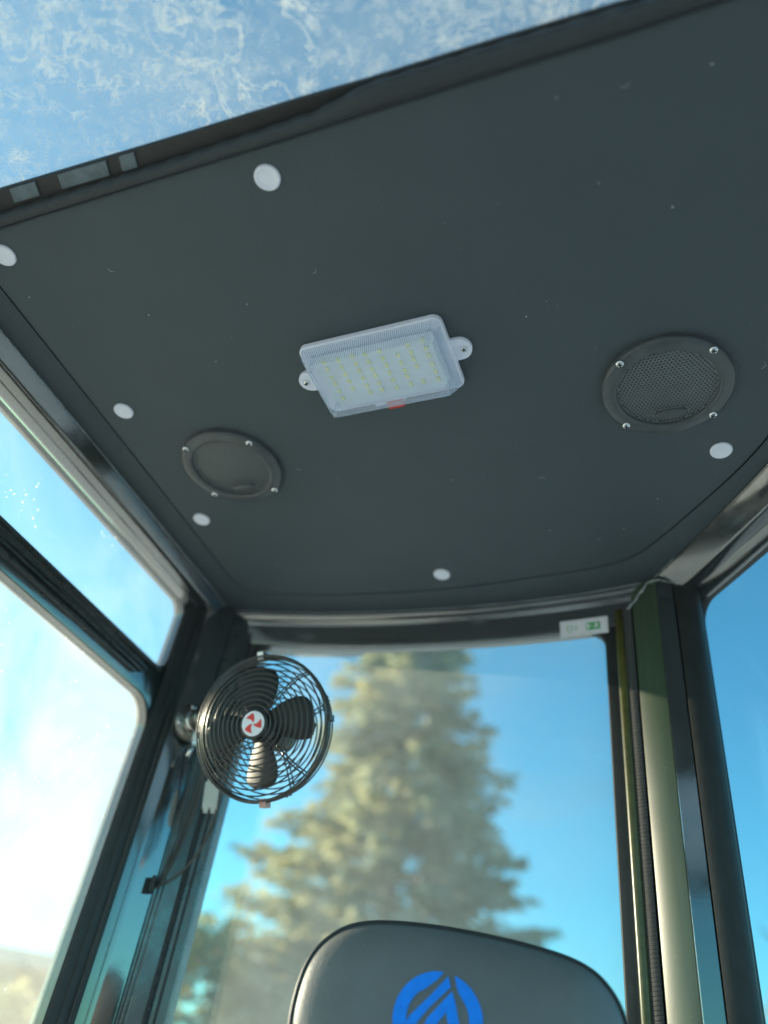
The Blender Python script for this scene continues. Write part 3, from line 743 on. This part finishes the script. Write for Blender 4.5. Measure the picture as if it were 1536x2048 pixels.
# three red vanes
b = MB()
for k in range(3):
    a0 = R(60 + 120 * k); poly = []
    for f in np.linspace(.12, 1, 12): poly.append((.0155 * f, a0 + .55 * f))
    for f in np.linspace(0, 1, 8)[1:]: poly.append((.0155 - .0014 * f - .0008 * math.sin(f * 3.14), a0 + .55 + .95 * f))
    for f in np.linspace(1, .12, 10)[1:]: poly.append((.0141 * f, a0 + .55 + .95 * f ** .4 + .35 * (f - 1)))
    b.prism([(r * math.cos(t_), r * math.sin(t_)) for r, t_ in poly], lambda x, y: FM @ Vector((x, y, .0377)), lambda x, y: FM @ Vector((x, y, .0383)))
b.build('vane_emblem', 'red_print', badge)
b = MB(); b.lathe([(.0, .022), (.020, .022), (.024, .018), (.0245, .004), (.02, 0), (0, 0)], 28, FM); b.build('blade_hub', 'blade', fan, auto=40)
for k in range(4):
    a0 = R(2 + 90 * k); V = []; F = []; NR, NC = 12, 7
    for i in range(NR):
        f = i / (NR - 1); r = .018 + (.090 - .018) * f
        wid = (.030 + .034 * math.sin(min(1, f * 1.15) * math.pi * .62)) * (1 if f < .8 else math.sqrt(max(.05, 1 - ((f - .8) / .22) ** 2)))
        tw = R(30 - 14 * f)
        for j in range(NC):
            g_ = j / (NC - 1) - .5; c = g_ * wid
            p = Vector((r, c * math.cos(tw) + .004, .013 + c * math.sin(tw) + .006 * (1 - (2 * g_) ** 2)))
            p = Matrix.Rotation(a0, 3, 'Z') @ p; V.append(FM @ p)
    for i in range(NR - 1):
        for j in range(NC - 1): F.append((i * NC + j, (i + 1) * NC + j, (i + 1) * NC + j + 1, i * NC + j + 1))
    o = mesh('blade', V, F, 'blade', fan, smooth=True)
    md = o.modifiers.new('thickness', 'SOLIDIFY'); md.thickness = .0016
b = MB(); b.lathe([(0, -.008), (.024, -.008), (.0285, -.012), (.030, -.030), (.030, -.058), (.027, -.070), (.018, -.078), (0, -.080)], 32, FM); b.build('motor_housing', 'motor', fan, auto=40)
# clips
for a, mt_ in ((R(90 + 3), 'steel'), (R(-90 + 3), 'copper')):
    b = MB(); b.box(fpt(RF + .002, a, .002), (.010, .012, .018), rot_ @ Matrix.Rotation(a - math.pi / 2, 3, 'Z')); b.build('guard_clip', mt_, fan)
for a in (R(2), R(182)):
    b = MB(); b.box(fpt(RF + .001, a, .002), (.009, .008, .016), rot_ @ Matrix.Rotation(a - math.pi / 2, 3, 'Z')); b.build('guard_clip', 'dark_metal', fan)
# yoke, swivel and clamp on the pillar
CL = Vector((-.897, 1.089, Z0 + .528))            # clamp centre near the pillar
mo = fpt(0, 0, -.050)
b = MB(); b.tube([mo, mo + Vector((-.05, .012, .004)), CL + Vector((.085, -.035, -.008)), CL + Vector((.035, -.018, -.004))], .0120, 14); b.build('arm', 'motor', fan, smooth=True)
dirc = Vector((.86, -.50, -.02)).normalized()
CM = Matrix.Translation(CL) @ dirc.to_track_quat('Z', 'Y').to_matrix().to_4x4()
b = MB(); b.lathe([(.034, -.004), (.035, .0), (.035, .006), (.031, .010), (.021, .012), (.019, .016), (.018, .040), (.0185, .041), (.0185, .048), (.016, .050), (.016, .058), (0, .060)], 32, CM); br = b.build('clamp_bracket', 'gunmetal', fan, auto=40)
for a in (20, 110, 200, 290):
    screw(br, CM @ Vector((.027 * math.cos(R(a)), .027 * math.sin(R(a)), .0095)), .0052, 'bolt', dirc, keep=True)
for zz in (.021, .030, .039):
    b = MB(); b.lathe([(.0195, zz - .0022), (.0208, zz), (.0195, zz + .0022)], 28, CM); b.build('clamp_rib', 'steel' if zz < .03 else 'dark_metal', br, smooth=True)
sw = CL + Vector((.030, -.010, -.026))
b = MB(); b.lathe([(.009, .0), (.009, -.006), (.0065, -.007), (.0065, -.014), (.0045, -.015), (.0042, -.020), (0, -.020)], 16, Matrix.Translation(sw) @ Matrix.Rotation(R(8), 4, 'Y')); b.build('switch_collar', 'steel', fan, auto=40)
b = MB(); b.tube([sw + Vector((-.002, 0, -.018)), sw + Vector((-.008, -.002, -.042))], [.0022, .0036], 10); b.build('toggle_switch', 'steel', fan, smooth=True)
# wires and connector
def wire(pts, r=.0021):
    b = MB(); b.tube(chaikin(pts, 3), r, 7); return b.build('wire', 'wire', fan, smooth=True)
w0 = CL + Vector((.045, .0, -.03))
wire([w0, w0 + Vector((.006, .006, -.06)), (-.876, 1.128, Z0 + .36), (-.880, 1.122, Z0 + .29), (-.888, 1.114, Z0 + .255)])
wire([w0 + Vector((.004, 0, 0)), w0 + Vector((.012, .008, -.07)), (-.870, 1.131, Z0 + .36), (-.876, 1.124, Z0 + .29), (-.886, 1.112, Z0 + .252)])
wire([(-.790, 1.09, Z0 + .40), (-.800, 1.10, Z0 + .345), (-.83, 1.12, Z0 + .305), (-.862, 1.125, Z0 + .272), (-.888, 1.108, Z0 + .252)])
cn = Vector((-.818, 1.098, Z0 + .398)); rotc = Matrix.Rotation(R(33), 3, 'Z') @ Matrix.Rotation(R(-8), 3, 'Y')
b = MB(); b.box(cn, (.024, .014, .042), rotc); b.box(cn + rotc @ Vector((0, -.002, .028)), (.017, .010, .016), rotc); b.box(cn + rotc @ Vector((-.006, 0, -.024)), (.007, .009, .008), rotc); b.box(cn + rotc @ Vector((.006, 0, -.024)), (.007, .009, .008), rotc)
b.build('wire_connector', 'connector', fan)
b = MB(); b.box((-.8925, 1.109, Z0 + .256), (.007, .026, .024), Matrix.Rotation(R(35), 3, 'Z')); b.build('cable_clip', 'rubber', fan)

# ------------------------------------------------------------------ emergency exit sticker
STK = Vector((-.1965, float(np.interp(-.1965, rx, ry)) + .0165, H - .064))
st = thing('exit_sticker', STK, 'small white sticker with green exit pictogram on the rear window beam', 'sticker')
uu = Vector((.9965, -.084, .0)).normalized(); vv = Vector((0, -.12, .99)).normalized(); nn_ = uu.cross(vv)
tilt = R(.0)
uu2 = uu * math.cos(tilt) + vv * math.sin(tilt); vv2 = vv * math.cos(tilt) - uu * math.sin(tilt)
def spt(u, v, d=0): return STK + uu2 * u + vv2 * v + nn_ * (.004 + d)
W_, H_ = .0425, .0155
b = MB(); b.prism([(-W_, -H_), (W_, -H_), (W_, H_), (-W_, H_)], lambda u, v: spt(u, v, 0), lambda u, v: spt(u, v, .0009)); b.build('film', 'white_print', st)
def patch(name, poly, mat, d=.0010):
    b = MB(); b.prism(poly, lambda u, v: spt(u, v, d), lambda u, v: spt(u, v, d + .0003)); return b.build(name, mat, st)
e = .0032
for poly in ([(-W_ + e, -H_ + e), (W_ - e, -H_ + e), (W_ - e, -H_ + e + .0006), (-W_ + e, -H_ + e + .0006)], [(-W_ + e, H_ - e - .0006), (W_ - e, H_ - e - .0006), (W_ - e, H_ - e), (-W_ + e, H_ - e)],
             [(-W_ + e, -H_ + e + .0006), (-W_ + e + .0006, -H_ + e + .0006), (-W_ + e + .0006, H_ - e - .0006), (-W_ + e, H_ - e - .0006)], [(W_ - e - .0006, -H_ + e + .0006), (W_ - e, -H_ + e + .0006), (W_ - e, H_ - e - .0006), (W_ - e - .0006, H_ - e - .0006)]):
    patch('border_line', poly, 'grey_print')
patch('exit_pictogram', [(.004, -.0070), (.029, -.0070), (.029, .0070), (.004, .0070)], 'green_print')
patch('door_mark', [(.0055, -.0048), (.0098, -.0048), (.0098, .0048), (.0055, .0048)], 'white_print', .0014)
patch('arrow_mark', [(.0115, -.0008), (.0140, -.0008), (.0140, -.0022), (.0162, 0), (.0140, .0022), (.0140, .0008), (.0115, .0008)], 'white_print', .0014)
patch('running_figure', [(.0180, -.0050), (.0200, -.0050), (.0215, -.0020), (.0240, -.0042), (.0262, -.0036), (.0232, .0004), (.0250, .0020), (.0270, .0018), (.0270, .0032), (.0246, .0036), (.0225, .0055), (.0200, .0040), (.0185, .0010), (.0205, .0016), (.0195, -.0010)], 'white_print', .0014)
for poly in ([(-.030, .0060), (-.0285, .0060), (-.0285, -.0050), (-.030, -.0050)], [(-.0285, -.0050), (-.0285, -.0038), (-.022, -.0078), (-.0225, -.0088)], [(-.026, .0045), (-.018, .0050), (-.018, .0038), (-.026, .0032)], [(-.0235, .0030), (-.0222, .0030), (-.0205, -.0050), (-.0218, -.0052)],
             [(-.0140, .0068), (-.0128, .0068), (-.0128, -.0040), (-.0140, -.0040)], [(-.0190, -.0020), (-.0140, -.0020), (-.0140, -.0032), (-.0190, -.0032)]):
    patch('hammer_drawing', poly, 'green_print')

# ------------------------------------------------------------------ seat with headrest
YAW = R(15); TILT = R(10)
hn = Vector((math.sin(YAW) * math.cos(TILT), -math.cos(YAW) * math.cos(TILT), math.sin(TILT)))   # front of the seat back
hu = Vector((math.cos(YAW), math.sin(YAW), 0)); hv = hn.cross(hu); hv = -hv if hv.z < 0 else hv
HP = Vector((-.30, .90, Z0 + .10))
seat = thing('operator_seat', (HP.x, HP.y, ZF), 'grey black leather operator seat with blue round emblem on its headrest', 'seat')
def px_on_seat(x, y):
    """a point of the seat plane, from the sight line that fixed its outline"""
    d = cr * (x - 768) - cu * (y - 1024) + cf * 1525
    o = Vector((0, 0, Z0)); k = (HP - o).dot(hn) / d.dot(hn); q = o + d * k - HP
    return (q.dot(hu), q.dot(hv))
top = [(566, 2130), (570, 2048), (580, 1992), (598, 1935), (618, 1898), (645, 1868), (685, 1843), (735, 1832), (800, 1833), (880, 1842), (970, 1858), (1060, 1879), (1140, 1903), (1195, 1933), (1232, 1975), (1255, 2020), (1268, 2070), (1274, 2130)]
hr = [px_on_seat(*p) for p in top]
hr = [(v.x, v.y) for v in chaikin([Vector(p) for p in hr], 2)]
ul, ur = hr[0][0], hr[-1][0]; cxh = (ul + ur) / 2
vb = hr[0][1]
hr = hr + [(ur + .012, vb - .12), (ur + .035, vb - .30), (ur + .045, vb - .52), (ur - .02, vb - .60), (ul + .02, vb - .60), (ul - .045, vb - .52), (ul - .035, vb - .30), (ul - .012, vb - .12)]
hr = [Vector(p) for p in hr]
cen = Vector((cxh, vb - .15))
def hpt(u, v, d): return HP + hu * u + hv * v + hn * d
def shrink(P, d):
    n = len(P); out = []
    ar = sum(P[i].x * P[(i + 1) % n].y - P[(i + 1) % n].x * P[i].y for i in range(n)); sg = 1 if ar > 0 else -1
    for i in range(n):
        t_ = (P[(i + 1) % n] - P[i - 1]).normalized(); out.append(P[i] + Vector((-t_.y, t_.x)) * d * sg)
    return out
lay = [(.055, -.075), (.030, -.070), (.012, -.058), (.003, -.040), (0, -.020), (.0005, -.018), (.003, -.0115), (.008, -.0050), (.018, .0015), (.034, .0075), (.055, .0115)]
V = []; F = []; n = len(hr)
for d, z in lay: V += [hpt(p.x, p.y, z) for p in shrink(hr, d)]
for k in range(len(lay) - 1):
    for i in range(n): F.append((k * n + i, k * n + (i + 1) % n, (k + 1) * n + (i + 1) % n, (k + 1) * n + i))
F.append(tuple(range(n))); F.append(tuple(range((len(lay) - 1) * n, len(lay) * n)))
back = mesh('backrest', V, F, 'leather', seat, smooth=True)
b = MB(); b.tube([hpt(p.x, p.y, -.0105) for p in shrink(hr, .0032)], .0030, 8, closed=True); b.build('piping', 'rubber', back, smooth=True)
b = MB(); b.tube([hpt(p.x, p.y, -.046) for p in shrink(hr, .0050)], .0028, 8, closed=True); b.build('piping', 'rubber', back, smooth=True)
# emblem (flat raised vinyl): two arcs, a diagonal stroke and an inner wedge
ecx, ecy = px_on_seat(876, 2048); e1 = px_on_seat(966, 2048); er = math.hypot(e1[0] - ecx, e1[1] - ecy) ; 
eb = px_on_seat(885, 1952); er_v = abs(eb[1] - ecy)
def ept(x, y, d): return hpt(ecx + x * er, ecy + y * er_v, .0117 + d)
def emb(poly):
    b = MB(); b.prism(poly, lambda x, y: ept(x, y, 0), lambda x, y: ept(x, y, .0010)); b.build('emblem', 'blue_print', back)
cs = lambda r, a: (r * math.cos(R(a)), r * math.sin(R(a)))
emb([cs(1, a) for a in range(87, 262, 7)] + [cs(.66, 255)] + [cs(.70, a) for a in range(250, 128, -8)] + [cs(.68, 122), (-.20, .72), (-.08, .82)])
emb([cs(1, a) for a in range(72, -91, -7)] + [cs(.68, -85)] + [cs(.70, a) for a in range(-80, 40, 8)] + [(.42, .60), (.37, .72)])
emb([(.165, .92), (.235, .70), (.05, .50), (-.20, .24), (-.42, -.06), (-.60, -.40), (-.72, -.18), (-.62, .02), (-.22, .46)])
emb([(.275, .62), (.37, .38), (.47, .02), (.60, -.45), (.40, -.45), (.215, .02), (.175, .18), (.03, -.02), (-.10, -.30), (-.35, -.30), (-.23, .01)])
# seat cushion and pedestal (below the frame)
b = MB(); CQ = HP + hn * .20 - Vector((0, 0, .68))
V, F, c_ = rbox_rings([(.20, .20, .06, -.06, 0, 0), (.235, .23, .07, -.045, 0, 0), (.24, .235, .07, .0, 0, 0), (.235, .23, .07, .03, 0, 0), (.20, .20, .06, .05, 0, 0)], 6)
V = [CQ + Matrix.Rotation(YAW, 3, 'Z') @ Vector(v) for v in V]; F += [tuple(range(c_)), tuple(range(len(V) - c_, len(V)))]
mesh('seat_cushion', V, F, 'leather', seat, smooth=True)
b = MB(); b.lathe([(.19, ZF), (.19, ZF + .03), (.12, ZF + .06), (.10, ZF + .20), (.17, ZF + .30), (.17, CQ.z - .05)], 24, Matrix.Translation((CQ.x, CQ.y, 0))); b.build('pedestal', 'paint_satin', seat, auto=40)

# ------------------------------------------------------------------ vegetation
def leaf_mat(name, cols, trans=.45, scale=.6):
    mt = bpy.data.materials.new(name); mt.use_nodes = True; t = mt.node_tree; t.nodes.clear()
    out = t.nodes.new('ShaderNodeOutputMaterial'); n = noise(t, scale, 6, .7)
    r = ramp(t, n.outputs[0], [(.30, cols[0]), (.5, cols[1]), (.68, cols[2])])
    d = t.nodes.new('ShaderNodeBsdfDiffuse'); l = t.nodes.new('ShaderNodeBsdfTranslucent'); gl = t.nodes.new('ShaderNodeBsdfGlossy'); gl.inputs['Roughness'].default_value = .45
    t.links.new(r.outputs[0], d.inputs[0]); t.links.new(r.outputs[0], l.inputs[0])
    m1 = t.nodes.new('ShaderNodeMixShader'); m1.inputs[0].default_value = trans; t.links.new(d.outputs[0], m1.inputs[1]); t.links.new(l.outputs[0], m1.inputs[2])
    m2 = t.nodes.new('ShaderNodeMixShader'); m2.inputs[0].default_value = .05; t.links.new(m1.outputs[0], m2.inputs[1]); t.links.new(gl.outputs[0], m2.inputs[2])
    t.links.new(m2.outputs[0], out.inputs[0]); return mt
M['spruce'] = leaf_mat('spruce_needles', [(.20, .27, .22), (.33, .34, .20), (.46, .40, .17)], .6, .8)
M['olive'] = leaf_mat('olive_autumn_leaves', [(.24, .26, .08), (.34, .32, .10), (.40, .31, .11)], .68, 1.2)
M['yellow'] = leaf_mat('yellow_green_leaves', [(.26, .30, .08), (.38, .37, .11), (.44, .36, .12)], .68, 1.2)
M['bark'] = simple('rough_bark', (.12, .09, .065), .9, nscale=6, var=.4, bumps=(30, .8, .02))
M['twig'] = simple('bare_brown_twigs', (.20, .13, .08), .8, nscale=4, var=.3)
def quads(name, C, U, W, mat, parent):
    """numpy arrays: centre, long half-axis, short half-axis -> diamond-ish quads"""
    n = len(C); V = np.empty((n, 4, 3)); V[:, 0] = C - U; V[:, 1] = C + W; V[:, 2] = C + U; V[:, 3] = C - W
    me = bpy.data.meshes.new(name); me.vertices.add(4 * n); me.vertices.foreach_set('co', V.reshape(-1))
    me.loops.add(4 * n); me.loops.foreach_set('vertex_index', np.arange(4 * n, dtype=np.int32))
    me.polygons.add(n); me.polygons.foreach_set('loop_start', np.arange(0, 4 * n, 4, dtype=np.int32))
    me.update(calc_edges=True); me.validate(); me.materials.append(M[mat])
    o = bpy.data.objects.new(name, me); o.parent = parent; COL.objects.link(o); return o
def unit_rows(a): return a / np.linalg.norm(a, axis=1, keepdims=True)
def spruce(loc, h, r0, label, seed):
    rg = np.random.default_rng(seed); t = thing('spruce_tree', loc, label, 'tree')
    b = MB(); b.tube([(0, 0, 0), (.03, .02, h * .3), (-.02, .03, h * .65), (0, 0, h)], [.34, .25, .12, .015], 12)
    C = []; U = []; W = []
    z = .8
    while z < h - .15:
        f = (z - .8) / (h - .8); L0 = r0 * (1 - f) ** .92 + .12
        nb = int(10 + 8 * (1 - f))
        for k in range(nb):
            az = rg.uniform(0, 2 * math.pi); L = L0 * rg.uniform(.68, 1.12) * (1 + .14 * math.sin(3 * az + z * 1.3))
            zz = z + rg.uniform(-.2, .2); d = np.array([math.cos(az), math.sin(az), 0]); side = np.array([-d[1], d[0], 0])
            if L > 1.2 and k % 3 == 0: b.tube([(0, 0, zz), tuple(d * L * .5 + np.array([0, 0, zz - .06 * L])), tuple(d * L * .95 + np.array([0, 0, zz - .10 * L]))], [.05, .03, .008], 5)
            m_ = int(7 + L * 14)
            for q in range(m_):
                s = rg.uniform(.18, 1.0) ** .7; w = (1 - s) * L * .26 + .14
                lat = rg.uniform(-1, 1) * w
                c = d * L * s + side * lat + np.array([0, 0, zz - .16 * L * s + .12 * L * s * s - abs(lat) * .15 + rg.normal(0, .06)])
                u = d * rg.uniform(.5, 1) + side * np.sign(lat) * rg.uniform(.1, .8) + np.array([0, 0, rg.uniform(-.7, .15)])
                u = u / np.linalg.norm(u) * rg.uniform(.13, .27)
                wv = np.cross(u, rg.normal(size=3)); wv = wv / np.linalg.norm(wv) * rg.uniform(.045, .10)
                C.append(c); U.append(u); W.append(wv)
        z += .30
    b.build('trunk', 'bark', t, smooth=True, keep=False)
    quads('crown', np.array(C), np.array(U), np.array(W), 'spruce', t); return t
sx = 1.0
spruce((-8.8, 20.6, 0), 19.5, 5.05, 'tall spruce with drooping sunlit branches behind the rear window', 3)
def broadleaf(loc, h, rad, label, seed, mat, leaves, lsize=.12, name='broadleaf_tree', group=None, spread=1.0):
    rg = np.random.default_rng(seed); rnd = random.Random(seed); t = thing(name, loc, label, 'tree', group)
    b = MB(); tips = []
    def grow(p, d, L, r, lev):
        p = Vector(p); pts = [p]; q = p; dd = Vector(d)
        for i in range(3):
            dd = (dd + Vector((rnd.gauss(0, .12), rnd.gauss(0, .12), rnd.gauss(.03, .08)))).normalized(); q = q + dd * L / 3; pts.append(q)
        b.tube(pts, [r, r * .85, r * .72, r * .55], 8 if lev < 2 else 5)
        if lev >= 2: tips.extend(pts[1:])
        if lev < 4:
            for k in range(rnd.choice((3, 3, 4))):
                a = rnd.uniform(0, 6.28); s = rnd.uniform(.45, .85) * spread
                o = dd.orthogonal().normalized(); o.rotate(Matrix.Rotation(a, 3, dd)); nd = (dd + o * s + Vector((0, 0, .12))).normalized()
                grow(pts[rnd.choice((2, 3))], nd, L * rnd.uniform(.55, .78), r * .5, lev + 1)
    grow((0, 0, 0), (0, 0, 1), h * .34, h * .017, 0)
    b.build('trunk' if leaves else 'trunk', 'bark' if leaves else 'twig', t, smooth=True, keep=False)
    if leaves:
        T = np.array([tuple(p) for p in tips]); idx = rg.integers(0, len(T), leaves)
        C = T[idx] + rg.normal(0, rad * .09, (leaves, 3)); U = unit_rows(rg.normal(size=(leaves, 3))) * rg.uniform(.6, 1.2, (leaves, 1)) * lsize
        W = unit_rows(np.cross(U, rg.normal(size=(leaves, 3)))) * lsize * .55
        quads('crown', C, U, W, mat, t)
    return t
broadleaf((-13.2, 19.0, 0), 6.6, 3.0, 'loose yellow green tree left of the spruce, seen beside the left pillar', 11, 'yellow', 1500, .17)
broadleaf((-11.2, 17.2, 0), 5.6, 2.4, 'low olive tree in front of the spruce, behind the headrest', 12, 'yellow', 2000, .15)
broadleaf((-16.5, 25.5, 0), 8.4, 3.0, 'thin tall pale olive tree farther back between left pillar and spruce', 13, 'olive', 900, .16)
broadleaf((-19.6, 18.6, 0), 3.9, 2.2, 'bushy olive tree in front of the house at lower left', 14, 'yellow', 4500, .14)
broadleaf((.22, 15.0, 0), 8.6, 2.4, 'bare brown tree seen through the right window', 21, 'twig', 0, spread=1.25)

# ------------------------------------------------------------------ house at lower left
M['wall'] = simple('brown_render', (.15, .11, .075), .9, nscale=3, var=.2)
M['roof'] = simple('blue_grey_metal_roof', (.20, .30, .29), .5, nscale=1, var=.15)
M['house_glass'] = simple('dark_window_glass', (.03, .04, .05), .08)
M['frame_white'] = simple('white_window_frame', (.7, .7, .68), .5)
hs = thing('house', (-31.0, 27.5, 0), 'low brown house with blue grey roof at the lower left', 'house', rz=R(40))
b = MB(); b.box((0, 0, 2.35), (12.0, 7.0, 4.7)); b.build('wall', 'wall', hs, keep=False)
b = MB(); b.add([(-6.6, -4.1, 4.7), (6.6, -4.1, 4.7), (6.6, 4.1, 4.7), (-6.6, 4.1, 4.7), (-6.6, -4.1, 4.82), (6.6, -4.1, 4.82), (6.6, 4.1, 4.82), (-6.6, 4.1, 4.82), (-5.2, -3.2, 5.35), (5.2, -3.2, 5.35), (5.2, 3.2, 5.35), (-5.2, 3.2, 5.35)],
               [(0, 3, 2, 1), (0, 1, 5, 4), (1, 2, 6, 5), (2, 3, 7, 6), (3, 0, 4, 7), (4, 5, 9, 8), (5, 6, 10, 9), (6, 7, 11, 10), (7, 4, 8, 11), (8, 9, 10, 11)]); b.build('roof', 'roof', hs, keep=False)
for x in (-4, -1, 2, 4.4):
    b = MB(); b.box((x, -3.5, 2.2), (1.2, .12, 1.4)); w = b.build('window', 'frame_white', hs, keep=False)
    b = MB(); b.box((x, -3.575, 2.2), (1.04, .03, 1.24)); b.build('pane', 'house_glass', w, keep=False)
b = MB(); b.box((.5, -3.52, 1.05), (.95, .1, 2.1)); b.build('door', 'bark', hs, keep=False)
